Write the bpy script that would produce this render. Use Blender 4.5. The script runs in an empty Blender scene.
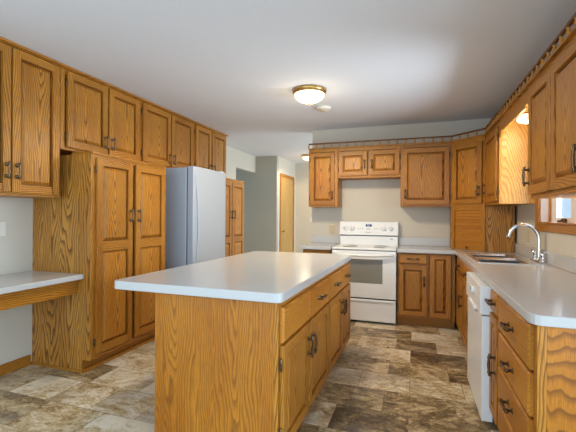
import bpy, bmesh, math, random
from mathutils import Vector
random.seed(7)
S = bpy.context.scene
COL = S.collection

# ------------------------------------------------------------------ camera, world, light, exposure
cam_d = bpy.data.cameras.new('camera'); cam = bpy.data.objects.new('camera', cam_d); COL.objects.link(cam)
cam.location = (0, 0, 1.265)
cam.rotation_euler = (math.radians(90), -0.006, math.radians(18.7))
cam_d.sensor_width = 36; cam_d.lens = 36 * 375 / 576; cam_d.clip_start = 0.02
S.camera = cam
W = bpy.data.worlds.new('world'); S.world = W; W.use_nodes = True
bg = W.node_tree.nodes['Background']
bg.inputs[0].default_value = (0.62, 0.82, 1.0, 1); bg.inputs[1].default_value = 0.95
S.view_settings.view_transform = 'Standard'; S.view_settings.look = 'None'
S.view_settings.gamma = 1; S.view_settings.exposure = 0.1
S.view_settings.use_curve_mapping = False


def area_light(name, loc, rot, sx, sy, power, color):
    d = bpy.data.lights.new(name, 'AREA'); d.shape = 'RECTANGLE'; d.size = sx; d.size_y = sy
    d.energy = power; d.color = color
    o = bpy.data.objects.new(name, d); o.location = loc; o.rotation_euler = rot; COL.objects.link(o)
    return o


def point_light(name, loc, power, color, size):
    d = bpy.data.lights.new(name, 'POINT'); d.energy = power; d.color = color; d.shadow_soft_size = size
    o = bpy.data.objects.new(name, d); o.location = loc; COL.objects.link(o)
    return o


# daylight of the patio windows in the dining end behind the camera
area_light('patio_daylight', (-1.2, -1.4, 1.45), (math.radians(95), 0, 0), 3.6, 2.0, 60, (0.64, 0.82, 1.0))


# daylight of the patio door in the right hand wall, beside and behind the camera
area_light('side_door_daylight', (1.45, 0.25, 1.2), (0, math.radians(97), 0), 1.9, 1.5, 62, (0.62, 0.81, 1.0))
# daylight through the window over the sink
area_light('sink_window_daylight', (1.75, 3.1, 1.45), (0, math.radians(108), 0), 0.9, 1.4, 170, (0.76, 0.88, 1.0))
# daylight of the room that opens off the hall, behind the range wall
area_light('hall_room_daylight', (1.25, 6.7, 1.35), (0, math.radians(90), 0), 2.0, 2.4, 84, (0.74, 0.87, 1.0))


# ------------------------------------------------------------------ materials
def srgb(r, g, b):
    f = lambda c: (c / 255 / 12.92) if c / 255 <= 0.04045 else ((c / 255 + 0.055) / 1.055) ** 2.4
    return (f(r), f(g), f(b), 1)


class NT:
    def __init__(s, name):
        s.m = bpy.data.materials.new(name); s.m.use_nodes = True
        s.t = s.m.node_tree; s.n = s.t.nodes; s.b = s.n['Principled BSDF']

    def node(s, kind, **kw):
        n = s.n.new(kind)
        for k, v in kw.items(): setattr(n, k, v)
        return n

    def ln(s, a, b): s.t.links.new(a, b)

    def val(s, node, **kw):
        for k, v in kw.items(): node.inputs[k].default_value = v

    def math(s, op, a, b=None, c=None):
        n = s.node('ShaderNodeMath', operation=op)
        for i, q in enumerate((a, b, c)):
            if q is None: continue
            if isinstance(q, (int, float)): n.inputs[i].default_value = q
            else: s.ln(q, n.inputs[i])
        return n.outputs[0]

    def ramp(s, fac, stops):
        n = s.node('ShaderNodeValToRGB'); e = n.color_ramp.elements
        e[0].position, e[0].color = stops[0]; e[1].position, e[1].color = stops[-1]
        for p, c in stops[1:-1]:
            q = e.new(p); q.color = c
        s.ln(fac, n.inputs[0]); return n.outputs[0]

    def mix(s, fac, a, b, mode='MIX'):
        n = s.node('ShaderNodeMix', data_type='RGBA', blend_type=mode)
        for i, q in ((0, fac), (6, a), (7, b)):
            if isinstance(q, (int, float, tuple)): n.inputs[i].default_value = q
            else: s.ln(q, n.inputs[i])
        return n.outputs[2]

    def noise(s, vec, scale, detail=3, rough=0.5, dist=0.0):
        n = s.node('ShaderNodeTexNoise'); s.val(n, Scale=scale, Detail=detail, Roughness=rough, Distortion=dist)
        if vec is not None: s.ln(vec, n.inputs['Vector'])
        return n.outputs['Fac']

    def mapping(s, vec, scale):
        n = s.node('ShaderNodeMapping'); n.inputs['Scale'].default_value = scale; s.ln(vec, n.inputs['Vector'])
        return n.outputs[0]

    def bump(s, h, strength, dist=0.002):
        n = s.node('ShaderNodeBump'); s.val(n, Strength=strength, Distance=dist); s.ln(h, n.inputs['Height'])
        s.ln(n.outputs[0], s.b.inputs['Normal'])


def plain(name, col, rough=0.5, metal=0.0, var=0.03, scale=30, bump=0.0, spec=0.5):
    t = NT(name)
    tc = t.node('ShaderNodeTexCoord')
    f = t.noise(tc.outputs['Object'], scale, 2)
    dk = tuple(c * (1 - var) for c in col[:3]) + (1,); lt = tuple(min(1, c * (1 + var)) for c in col[:3]) + (1,)
    t.ln(t.ramp(f, [(0.3, dk), (0.7, lt)]), t.b.inputs['Base Color'])
    t.val(t.b, Roughness=rough, Metallic=metal); t.b.inputs['Specular IOR Level'].default_value = spec
    if bump: t.bump(f, bump)
    return t.m


def oak(name, light, mid, dark, ring=0.0135, slope=0.075, soft=0.0004, wav=0.075, contrast=1.0, flitch=0.0):
    t = NT(name)
    uv = t.node('ShaderNodeUVMap'); uv.uv_map = 'grain'
    sep = t.node('ShaderNodeSeparateXYZ'); t.ln(uv.outputs[0], sep.inputs[0])
    x, v = sep.outputs[0], sep.outputs[1]
    if flitch: x = t.math('SUBTRACT', t.math('PINGPONG', t.math('ADD', x, 10.0), flitch), flitch * 0.45)
    n1 = t.noise(t.mapping(uv.outputs[0], (6, 1.3, 1)), 1.0, 2)
    n2 = t.noise(t.mapping(uv.outputs[0], (28, 3.5, 1)), 1.0, 2)
    r = t.math('SQRT', t.math('ADD', t.math('MULTIPLY', x, x), soft))
    s_ = t.math('SUBTRACT', r, t.math('MULTIPLY', v, slope))
    s_ = t.math('ADD', s_, t.math('MULTIPLY', n1, wav))
    s_ = t.math('ADD', s_, t.math('MULTIPLY', n2, 0.016))
    ph = t.math('FRACT', t.math('DIVIDE', s_, ring))
    # early wood pores: a dark band that fades out over each ring
    pores = t.noise(t.mapping(uv.outputs[0], (380, 13, 1)), 1.0, 3, 0.65)
    blot = t.noise(t.mapping(uv.outputs[0], (5, 1.0, 1)), 1.0, 2)
    band = t.math('MAXIMUM', t.math('SUBTRACT', 1.0, t.math('MULTIPLY', ph, 1.7)), 0.0)
    edge = t.math('MINIMUM', t.math('MULTIPLY', ph, 8.0), 1.0)
    band = t.math('MULTIPLY', band, edge)
    band = t.math('MULTIPLY', band, t.math('ADD', 0.45, t.math('MULTIPLY', pores, 1.15)))
    base = t.ramp(blot, [(0.3, mid), (0.7, light)])
    fine = t.ramp(pores, [(0.36, (0.60, 0.52, 0.44, 1)), (0.56, (1, 1, 1, 1))])
    c = t.mix(0.75, base, fine, 'MULTIPLY')
    c = t.mix(t.math('MINIMUM', t.math('MULTIPLY', band, contrast), 1.0), c, dark)
    oi = t.node('ShaderNodeObjectInfo')
    hv = t.node('ShaderNodeHueSaturation')
    t.ln(t.math('ADD', 0.9, t.math('MULTIPLY', oi.outputs['Random'], 0.2)), hv.inputs['Value'])
    t.ln(c, hv.inputs['Color']); t.ln(hv.outputs[0], t.b.inputs['Base Color'])
    t.val(t.b, Roughness=0.4); t.b.inputs['Specular IOR Level'].default_value = 0.4
    t.bump(pores, 0.08, 0.001)
    return t.m


def floor_mat():
    t = NT('slate_vinyl_tile')
    tc = t.node('ShaderNodeTexCoord'); co = tc.outputs['Object']
    mp = t.node('ShaderNodeMapping'); mp.inputs['Location'].default_value = (0.03, -0.067, 0); t.ln(co, mp.inputs[0])
    br = t.node('ShaderNodeTexBrick'); br.offset = 0.37; br.offset_frequency = 2; br.squash = 0.8; br.squash_frequency = 3
    t.val(br, Scale=1.0, Bias=0.0); br.inputs['Mortar Size'].default_value = 0.0022; br.inputs['Mortar Smooth'].default_value = 0.3
    br.inputs['Brick Width'].default_value = 0.46; br.inputs['Row Height'].default_value = 0.305
    br.inputs['Color1'].default_value = (0, 0, 0, 1); br.inputs['Color2'].default_value = (1, 1, 1, 1)
    br.inputs['Mortar'].default_value = (0.4, 0.4, 0.4, 1)
    t.ln(mp.outputs[0], br.inputs['Vector'])
    tile = t.node('ShaderNodeSeparateColor'); t.ln(br.outputs['Color'], tile.inputs[0]); tv = tile.outputs[0]
    # each tile shows its own stretch of slate: shift the pattern by the tile's value
    cmb = t.node('ShaderNodeCombineXYZ')
    t.ln(t.math('MULTIPLY', tv, 37.0), cmb.inputs[0]); t.ln(t.math('MULTIPLY', tv, 19.0), cmb.inputs[1]); t.ln(t.math('MULTIPLY', tv, 11.0), cmb.inputs[2])
    va = t.node('ShaderNodeVectorMath', operation='ADD'); t.ln(co, va.inputs[0]); t.ln(cmb.outputs[0], va.inputs[1])
    cloud = t.noise(t.mapping(va.outputs[0], (2.6, 3.4, 3)), 1.0, 8, 0.68, 1.0)
    vein = t.noise(t.mapping(va.outputs[0], (8, 12.5, 8)), 1.0, 8, 0.75, 1.3)
    grit = t.noise(va.outputs[0], 60, 4, 0.7)
    f = t.math('ADD', t.math('MULTIPLY', cloud, 0.62), t.math('MULTIPLY', vein, 0.52))
    f = t.math('ADD', f, t.math('MULTIPLY', t.math('SUBTRACT', tv, 0.5), 0.24))
    f = t.math('ADD', f, t.math('MULTIPLY', t.math('SUBTRACT', grit, 0.5), 0.26))
    c = t.ramp(f, [(0.39, srgb(80, 65, 47)), (0.485, srgb(134, 112, 79)), (0.55, srgb(178, 153, 111)), (0.62, srgb(208, 187, 149)), (0.71, srgb(234, 222, 198))])
    grey = t.noise(t.mapping(va.outputs[0], (1.8, 2.6, 3)), 1.0, 3)
    c = t.mix(t.math('MULTIPLY', t.math('MAXIMUM', t.math('SUBTRACT', grey, 0.52), 0.0), 2.4), c, srgb(140, 134, 126))
    c = t.mix(t.math('MULTIPLY', br.outputs['Fac'], 0.55), c, srgb(66, 55, 46))
    t.ln(c, t.b.inputs['Base Color'])
    t.val(t.b, Roughness=0.38); t.bump(f, 0.12, 0.003)
    return t.m


def emit(name, col, strength, base=(1, 0.9, 0.7, 1)):
    t = NT(name)
    tc = t.node('ShaderNodeTexCoord'); f = t.noise(tc.outputs['Object'], 18, 2)
    t.ln(t.ramp(f, [(0.3, tuple(c * 0.8 for c in col[:3]) + (1,)), (0.7, col)]), t.b.inputs['Emission Color'])
    t.b.inputs['Emission Strength'].default_value = strength; t.b.inputs['Base Color'].default_value = base
    return t.m


def glass_mat():
    t = NT('window_glass')
    tr = t.node('ShaderNodeBsdfTransparent'); tr.inputs[0].default_value = (0.97, 0.99, 1, 1)
    gl = t.node('ShaderNodeBsdfGlossy'); gl.inputs['Roughness'].default_value = 0.02
    mx = t.node('ShaderNodeMixShader'); mx.inputs[0].default_value = 0.05
    t.ln(tr.outputs[0], mx.inputs[1]); t.ln(gl.outputs[0], mx.inputs[2])
    t.ln(mx.outputs[0], t.n['Material Output'].inputs['Surface'])
    return t.m


OAK = oak('honey_oak', srgb(208, 144, 52), srgb(186, 119, 36), srgb(90, 49, 12))
OAKP = oak('long_grain_oak', srgb(208, 136, 42), srgb(188, 113, 30), srgb(98, 53, 13), ring=0.014, slope=0.05, soft=0.0006, wav=0.15, contrast=0.7, flitch=0.26)
OAKF = oak('flame_grain_oak', srgb(204, 146, 64), srgb(182, 122, 48), srgb(88, 50, 16), ring=0.021, slope=0.085, soft=0.0006, wav=0.16, contrast=1.05, flitch=0.20)
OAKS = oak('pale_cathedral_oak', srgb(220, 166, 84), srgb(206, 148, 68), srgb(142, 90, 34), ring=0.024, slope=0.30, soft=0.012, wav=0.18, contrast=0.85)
OAKE = oak('broad_cathedral_oak', srgb(208, 134, 38), srgb(190, 114, 28), srgb(106, 57, 12), ring=0.030, slope=0.50, soft=0.02, wav=0.16, contrast=0.9)
OAKD = oak('groove_shade_rail_oak', srgb(134, 82, 28), srgb(116, 68, 19), srgb(68, 36, 9))  # dark oak of the gallery top rail; also paints shade into panel grooves
OAKQ = oak('plain_front_oak', srgb(206, 140, 48), srgb(184, 115, 33), srgb(104, 58, 16), ring=0.017, slope=0.04, contrast=0.4)
PALE = oak('pale_oak_door', srgb(206, 168, 98), srgb(192, 152, 84), srgb(140, 100, 50), contrast=0.5)
WALLM = plain('cream_wall_paint', srgb(208, 200, 184), 0.9, var=0.012, scale=60, bump=0.03)
TAUPE = plain('taupe_wall', srgb(178, 172, 156), 0.9, var=0.012, scale=60, bump=0.03)  # passage wall colour, greyer and darker than the cream walls
CEILM = plain('ceiling_paint', srgb(226, 227, 231), 0.95, var=0.02, scale=90, bump=0.06)
FLOOR = floor_mat()
LAM = plain('white_laminate', srgb(196, 194, 191), 0.2, var=0.015, scale=140)
WHITE = plain('white_enamel', srgb(240, 240, 238), 0.28, var=0.01)
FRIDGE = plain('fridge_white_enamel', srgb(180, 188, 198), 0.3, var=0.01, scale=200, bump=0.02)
OFFW = plain('off_white_plastic', srgb(226, 220, 206), 0.45, var=0.01)
ALMOND = plain('almond_plastic', srgb(206, 188, 150), 0.45, var=0.01)
BRONZE = plain('antique_bronze', srgb(112, 90, 66), 0.30, 0.9, var=0.35, scale=120)
BRASS = plain('brushed_brass', srgb(196, 158, 92), 0.3, 0.9, var=0.1)
CHROME = plain('chrome', srgb(225, 226, 228), 0.12, 1.0, var=0.02)
STEEL = plain('stainless_steel', srgb(236, 236, 236), 0.3, 1.0, var=0.06, scale=60)
BOWL = plain('brushed_bowl_steel', srgb(172, 174, 176), 0.24, 1.0, var=0.08, scale=60)
GREYGL = plain('oven_window_glass', srgb(140, 138, 128), 0.12, var=0.03, scale=300)
DARK = plain('dark_plastic', srgb(34, 32, 32), 0.4, var=0.1)
SEAM = plain('dark_seam', srgb(60, 58, 56), 0.6, var=0.1)
LCD = plain('clock_display', srgb(28, 40, 92), 0.2, var=0.1)
GREYPRINT = plain('grey_print', srgb(150, 150, 150), 0.5)
JAMB = plain('white_jamb', srgb(226, 218, 216), 0.5, var=0.01)  # even pinkish white shared by the window jambs and sashes
GLASS = glass_mat()
DOME = emit('lit_frosted_glass', (1.0, 0.86, 0.60, 1), 1.35)
DOMES = emit('lit_sconce_glass', (1.0, 0.86, 0.55, 1), 3.0)


# ------------------------------------------------------------------ mesh helpers
class Fr:
    """local frame: u left to right seen from the front, w up, n out of the face"""
    def __init__(s, ox, oy, ux, uy):
        s.o = (ox, oy); L = math.hypot(ux, uy); s.u = (ux / L, uy / L); s.n = (s.u[1], -s.u[0])

    def __call__(s, u, w, n):
        return Vector((s.o[0] + s.u[0] * u + s.n[0] * n, s.o[1] + s.u[1] * u + s.n[1] * n, w))


WF = Fr(0, 0, 1, 0)   # world frame: u = x, w = z, n = -y


class MB:
    def __init__(s): s.v = []; s.f = []; s.uv = []; s.mi = []; s.sm = []

    def face(s, pts, uvs, mi=0, smooth=False):
        i = len(s.v); s.v += [Vector(p) for p in pts]; s.f.append(tuple(range(i, i + len(pts)))); s.uv.append(uvs); s.mi.append(mi); s.sm.append(smooth)

    def _gr(s, ctr, narrow):
        r = random.uniform(0.09, 0.2) * random.choice((-1, 1)) if narrow else random.uniform(-0.04, 0.04)
        return r, random.uniform(0, 20)

    def hexa(s, fr, c, g='w', mi=0):
        """8 corners c[(i,j,k)] as (u,w,n)"""
        lo = [min(p[a] for p in c.values()) for a in range(3)]; hi = [max(p[a] for p in c.values()) for a in range(3)]
        ga = 'uwn'.index(g); oth = [a for a in range(3) if a != ga]
        wide = max(hi[a] - lo[a] for a in oth)
        ro, rv = s._gr(0, wide < 0.185)
        mid = {a: (lo[a] + hi[a]) / 2 for a in range(3)}
        main = max(oth, key=lambda a: hi[a] - lo[a]); sec = [a for a in oth if a != main][0]
        def uvp(p): return ((p[main] - mid[main]) + (p[sec] - mid[sec]) + ro, p[ga] + rv)
        for q in (((0,0,0),(0,1,0),(1,1,0),(1,0,0)), ((0,0,1),(1,0,1),(1,1,1),(0,1,1)), ((0,0,0),(1,0,0),(1,0,1),(0,0,1)),
                  ((0,1,0),(0,1,1),(1,1,1),(1,1,0)), ((0,0,0),(0,0,1),(0,1,1),(0,1,0)), ((1,0,0),(1,1,0),(1,1,1),(1,0,1))):
            s.face([fr(*c[k]) for k in q], [uvp(c[k]) for k in q], mi)
        return s

    def box(s, fr, u0, u1, w0, w1, n0, n1, g='w', mi=0):
        U = (u0, u1); Wd = (w0, w1); N = (n0, n1)
        return s.hexa(fr, {(i, j, k): (U[i], Wd[j], N[k]) for i in (0, 1) for j in (0, 1) for k in (0, 1)}, g, mi)

    def wbox(s, x0, x1, y0, y1, z0, z1, g='z', mi=0):
        return s.box(WF, x0, x1, z0, z1, -y1, -y0, {'x': 'u', 'z': 'w', 'y': 'n'}[g], mi)

    def frustum(s, fr, u0, u1, w0, w1, n0, n1, ins, g='w', mi=0):
        c = {}
        for i in (0, 1):
            for j in (0, 1):
                c[(i, j, 0)] = ((u0, u1)[i], (w0, w1)[j], n0)
                c[(i, j, 1)] = ((u0 + ins, u1 - ins)[i], (w0 + ins, w1 - ins)[j], n1)
        return s.hexa(fr, c, g, mi)

    def notched(s, fr, u0, u1, w0, w1, d, nd, nw):
        """upright board with a toe notch cut from its front bottom corner"""
        pts = [(-d, w0), (-nd, w0), (-nd, nw), (0, nw), (0, w1), (-d, w1)]; rv = random.uniform(0, 20); k = len(pts)
        for u, pp in ((u0, pts), (u1, pts[::-1])): s.face([fr(u, w, n) for n, w in pp], [(n + d / 2, w + rv) for n, w in pp])
        for i in range(k):
            (na, wa), (nb, wb) = pts[i], pts[(i + 1) % k]
            s.face([fr(u0, wa, na), fr(u0, wb, nb), fr(u1, wb, nb), fr(u1, wa, na)], [(0.15, wa + na + rv), (0.15, wb + nb + rv), (0.16, wb + nb + rv), (0.16, wa + na + rv)])
        return s

    def prism(s, pts, z0, z1, mi=0, g='z'):
        """pts: outline in plan (x,y)"""
        n = len(pts); ro, rv = s._gr(0, False); acc = 0
        cx = sum(p[0] for p in pts) / n; cy = sum(p[1] for p in pts) / n
        s.face([(x, y, z1) for x, y in pts], [(x - cx, y + rv) for x, y in pts], mi)
        s.face([(x, y, z0) for x, y in reversed(pts)], [(x - cx, y + rv) for x, y in reversed(pts)], mi)
        for i in range(n):
            (xa, ya), (xb, yb) = pts[i], pts[(i + 1) % n]; L = math.hypot(xb - xa, yb - ya)
            s.face([(xa, ya, z0), (xb, yb, z0), (xb, yb, z1), (xa, ya, z1)], [(-L / 2 + ro, z0 + rv), (L / 2 + ro, z0 + rv), (L / 2 + ro, z1 + rv), (-L / 2 + ro, z1 + rv)], mi)
        return s

    def tube(s, path, radii, seg=10, mi=0, cap=True):
        P = [Vector(p) for p in path]
        if isinstance(radii, (int, float)): radii = [radii] * len(P)
        prev = None; rings = []
        for i, p in enumerate(P):
            d = (P[min(i + 1, len(P) - 1)] - P[max(i - 1, 0)]).normalized()
            a = prev if prev is not None else (Vector((0, 0, 1)) if abs(d.z) < 0.9 else Vector((1, 0, 0)))
            e1 = (a - d * a.dot(d)).normalized(); prev = e1; e2 = d.cross(e1)
            rings.append([p + (e1 * math.cos(2 * math.pi * k / seg) + e2 * math.sin(2 * math.pi * k / seg)) * radii[i] for k in range(seg)])
        for a, b in zip(rings, rings[1:]):
            for k in range(seg):
                q = [a[k], a[(k + 1) % seg], b[(k + 1) % seg], b[k]]
                s.face(q, [(0, 0)] * 4, mi, True)
        if cap:
            s.face(list(reversed(rings[0])), [(0, 0)] * seg, mi); s.face(rings[-1], [(0, 0)] * seg, mi)
        return s

    def lathe(s, c, prof, seg=24, axis=(0, 0, 1), mi=0):
        """prof: (radius, distance along axis) pairs"""
        A = Vector(axis).normalized(); a = Vector((1, 0, 0)) if abs(A.x) < 0.9 else Vector((0, 1, 0))
        e1 = (a - A * a.dot(A)).normalized(); e2 = A.cross(e1); c = Vector(c)
        R = [[c + A * h + (e1 * math.cos(2 * math.pi * k / seg) + e2 * math.sin(2 * math.pi * k / seg)) * max(r, 0.0001) for k in range(seg)] for r, h in prof]
        for p, q in zip(R, R[1:]):
            for k in range(seg): s.face([p[k], p[(k + 1) % seg], q[(k + 1) % seg], q[k]], [(0, 0)] * 4, mi, True)
        s.face(list(reversed(R[0])), [(0, 0)] * seg, mi); s.face(R[-1], [(0, 0)] * seg, mi)
        return s

    def build(s, name, mats, parent=None, origin=None, bevel=0.0, label=None):
        if origin is None:
            origin = Vector(parent['org']) if parent is not None and 'org' in parent else Vector((0, 0, 0))
        bm = bmesh.new(); lay = bm.loops.layers.uv.new('grain')
        for f, uv, mi, sm in zip(s.f, s.uv, s.mi, s.sm):
            bf = bm.faces.new([bm.verts.new(s.v[i] - origin) for i in f])
            bf.material_index = mi; bf.smooth = sm
            for l, t in zip(bf.loops, uv): l[lay].uv = t
        bmesh.ops.remove_doubles(bm, verts=bm.verts, dist=0.00005)
        bmesh.ops.recalc_face_normals(bm, faces=bm.faces)
        me = bpy.data.meshes.new(name); bm.to_mesh(me); bm.free()
        for m in (mats if isinstance(mats, (list, tuple)) else [mats]): me.materials.append(m)
        o = bpy.data.objects.new(name, me); COL.objects.link(o)
        if parent is not None: o.parent = parent; ORG[o.name] = origin
        else: o.location = origin
        if label: o['label'] = label
        if bevel:
            b = o.modifiers.new('edge', 'BEVEL'); b.width = bevel; b.segments = 2; b.limit_method = 'ANGLE'; b.angle_limit = math.radians(40)
        return o


ORG = {}


def org(p): return ORG[p.name]


def thing(name, label, cat, loc, group=None):
    o = bpy.data.objects.new(name, None); COL.objects.link(o); o.location = loc; o.empty_display_size = 0.1
    o['label'] = label; o['category'] = cat
    if group: o['group'] = group
    ORG[o.name] = Vector(loc)
    return o


def tag(o, label, cat, group=None):
    o['label'] = label; o['category'] = cat
    if group: o['group'] = group
    return o


def struct(name, mb, mats, bevel=0.0):
    o = mb.build(name, mats, None, Vector((0, 0, 0)), bevel); o['kind'] = 'structure'; return o


def part(mb, name, mats, parent, bevel=0.0, label=None):
    return mb.build(name, mats, parent, org(parent), bevel, label)


# ------------------------------------------------------------------ cabinet hardware and fronts
def pull(parent, fr, u, w, n, vert=True, L=0.128):
    m = MB(); h = L / 2; p = h * 0.66
    P = lambda t, k: fr(u, w + t, n + k) if vert else fr(u + t, w, n + k)
    ts = [-1.0, -0.93, -0.8, -0.66, -0.5, 0.0, 0.5, 0.66, 0.8, 0.93, 1.0]
    rs = [0.003, 0.0085, 0.006, 0.0105, 0.0065, 0.0085, 0.0065, 0.0105, 0.006, 0.0085, 0.003]
    m.tube([P(t * h, 0.026 + 0.006 * (1 - t * t)) for t in ts], rs, 8)
    for sg in (-1, 1):
        m.tube([P(sg * p, 0.0), P(sg * p, 0.004), P(sg * p, 0.0041), P(sg * p, 0.03)], [0.015, 0.013, 0.0075, 0.007], 10)
    return part(m, 'handle', BRONZE, parent, label='antique bronze bow pull')


def hinge(parent, fr, u, w, n):
    m = MB(); m.box(fr, u - 0.006, u + 0.006, w - 0.028, w + 0.028, n - 0.001, n + 0.004)
    m.tube([fr(u, w - 0.033, n + 0.006), fr(u, w - 0.03, n + 0.006), fr(u, w + 0.03, n + 0.006), fr(u, w + 0.033, n + 0.006)], [0.002, 0.0055, 0.0055, 0.002], 8)
    return part(m, 'hinge', BRONZE, parent, label='dark bronze hinge')


def door(parent, fr, u0, u1, w0, w1, n=0.0, split=None, hand=None, hw=None, hinges='', sw=0.056, hl=0.128):
    """overlay raised panel door; split = heights of middle rails"""
    m = MB(); t = 0.023
    m.box(fr, u0, u0 + sw, w0, w1, n, n + t, 'w'); m.box(fr, u1 - sw, u1, w0, w1, n, n + t, 'w')
    cuts = [w0] + [c for c in (split or [])] + [w1]
    rails = [(w0, w0 + sw)] + [(c - sw * 0.75, c + sw * 0.75) for c in (split or [])] + [(w1 - sw, w1)]
    for a, b in rails: m.box(fr, u0 + sw, u1 - sw, a, b, n, n + t, 'u')
    d = part(m, 'door', OAK, parent, 0.0025)
    for (a, b), (c, e) in zip(rails, rails[1:]):
        p = MB()
        p.box(fr, u0 + sw - 0.001, u1 - sw + 0.001, b - 0.001, c + 0.001, n + 0.0005, n + 0.003, 'w', 1)  # groove strip in darker oak, the bevel's shade put into its colour
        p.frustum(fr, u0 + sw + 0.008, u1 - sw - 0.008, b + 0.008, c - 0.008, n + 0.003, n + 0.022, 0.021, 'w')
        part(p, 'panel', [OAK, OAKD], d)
    if hand is not None:
        u = u0 + 0.03 if hand == 'l' else u1 - 0.03
        pull(d, fr, u, hw, n + t, True, hl)
    for side in hinges:
        u = u0 - 0.007 if side == 'l' else u1 + 0.007
        for w in (w0 + 0.09, w1 - 0.09): hinge(d, fr, u, w, n + 0.004)
    return d


def drawer(parent, fr, u0, u1, w0, w1, n=0.0, handle=True, name='drawer', hl=0.12):
    m = MB(); m.box(fr, u0, u1, w0, w1, n, n + 0.012, 'u'); m.frustum(fr, u0, u1, w0, w1, n + 0.012, n + 0.02, 0.008, 'u')
    d = part(m, name, OAKQ, parent)
    if handle: pull(d, fr, (u0 + u1) / 2, (w0 + w1) / 2, n + 0.02, False, min(hl, (u1 - u0) * 0.7))
    return d


def carcass(parent, fr, w, d, z0, z1, stiles=(), rails=(), toe=0.0, sides='lr', fw=0.038, mat=None):
    """box behind a face frame; stiles = inner stile centres, rails = inner rail centres"""
    m = MB(); m.box(fr, 0, w, z0 + toe, z1, -d, -0.019, 'w')
    part(m, 'body', mat or OAK, parent)
    f = MB(); a = z0 + toe
    f.box(fr, 0, fw, a, z1, -0.019, 0, 'w'); f.box(fr, w - fw, w, a, z1, -0.019, 0, 'w')
    xs = [0.0] + list(stiles) + [w]
    for s_ in stiles: f.box(fr, s_ - fw / 2, s_ + fw / 2, a, z1, -0.019, 0, 'w')
    for i, (p, q) in enumerate(zip(xs, xs[1:])):
        l = p + (fw if i == 0 else fw / 2); r = q - (fw if i == len(xs) - 2 else fw / 2)
        for b, t in [(a, a + fw), (z1 - fw, z1)] + [(r_ - fw / 2, r_ + fw / 2) for r_ in rails]:
            f.box(fr, l, r, b, t, -0.019, 0, 'u')
    part(f, 'face_frame', OAK, parent, 0.0015)
    if toe:
        k = MB(); k.box(fr, 0.0, w, z0, z0 + toe - 0.001, -d, -0.075, 'u'); part(k, 'toe_kick', OAK, parent)


# ------------------------------------------------------------------ setting
ZC = 2.465; XL = -3.07; XR = 1.02; YB = 5.10; Y0 = -1.1
struct('floor', MB().wbox(-5.2, 1.3, Y0, 8.6, -0.1, 0), FLOOR)
struct('ceiling', MB().wbox(-5.2, 1.3, Y0, 8.6, ZC, ZC + 0.1), CEILM)
struct('wall_left', MB().wbox(XL - 0.12, XL, Y0, 6.12, 0, ZC).wbox(XL - 0.12, XL, 6.12, 6.998, 2.14, ZC), WALLM)
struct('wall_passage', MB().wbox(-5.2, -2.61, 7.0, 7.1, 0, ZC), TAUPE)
struct('wall_hall', MB().wbox(-2.73, -2.61, 7.102, 8.2, 0, ZC), WALLM)
struct('wall_end', MB().wbox(-2.61, 0.4, 8.2, 8.3, 0, ZC), WALLM)
struct('wall_back', MB().wbox(-1.37, 1.3, YB, YB + 0.12, 0, ZC), WALLM)
WY0, WY1, WZ0, WZ1 = 2.45, 3.74, 1.215, 2.02
struct('wall_right', MB().wbox(XR, XR + 0.14, Y0, -0.55, 0, ZC).wbox(XR, XR + 0.14, 1.05, WY0, 0, ZC).wbox(XR, XR + 0.14, -0.55, 1.05, 2.1, ZC).wbox(XR, XR + 0.14, WY1, YB, 0, ZC).wbox(XR, XR + 0.14, WY0, WY1, 0, WZ0)
       .wbox(XR, XR + 0.14, WY0, WY1, WZ1, ZC), WALLM)
struct('baseboard_left', MB().wbox(XL, XL + 0.014, Y0, 2.30, 0, 0.085, 'y'), OAK, 0.002)
struct('baseboard_passage', MB().wbox(-5.2, -2.61, 6.986, 7.0, 0, 0.085, 'x'), OAK, 0.002)
struct('baseboard_end', MB().wbox(-2.608, -1.2, 8.186, 8.2, 0, 0.085, 'x'), OAK, 0.002)

# kitchen window over the sink
wn = MB()
wn.wbox(XR - 0.018, XR, WY1, WY1 + 0.085, WZ0 - 0.065, WZ1 + 0.06, 'z').wbox(XR - 0.018, XR, WY0 - 0.085, WY0, WZ0 - 0.065, WZ1 + 0.06, 'z')
wn.wbox(XR - 0.018, XR, WY0, WY1, WZ0 - 0.065, WZ0 - 0.001, 'y').wbox(XR - 0.018, XR, WY0, WY1, WZ1, WZ1 + 0.06, 'y')
win = struct('window_1', wn, OAK, 0.002); ORG[win.name] = Vector((0, 0, 0))
part(MB().wbox(XR - 0.03, XR + 0.075, WY0 + 0.002, WY1 - 0.002, WZ0, WZ0 + 0.012, 'y'), 'window_sill', OAK, win)
part(MB().wbox(XR, XR + 0.07, WY1 - 0.012, WY1 - 0.001, WZ0 + 0.013, WZ1 - 0.001).wbox(XR, XR + 0.07, WY0 + 0.001, WY0 + 0.012, WZ0 + 0.013, WZ1 - 0.001)
     .wbox(XR, XR + 0.07, WY0 + 0.013, WY1 - 0.013, WZ1 - 0.012, WZ1 - 0.001, 'y'), 'window_jamb', JAMB, win)
part(MB().wbox(XR + 0.055, XR + 0.069, WY1 - 0.03, WY1 - 0.0125, WZ0 + 0.013, WZ1 - 0.013), 'window_stop', OAK, win)
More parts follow.
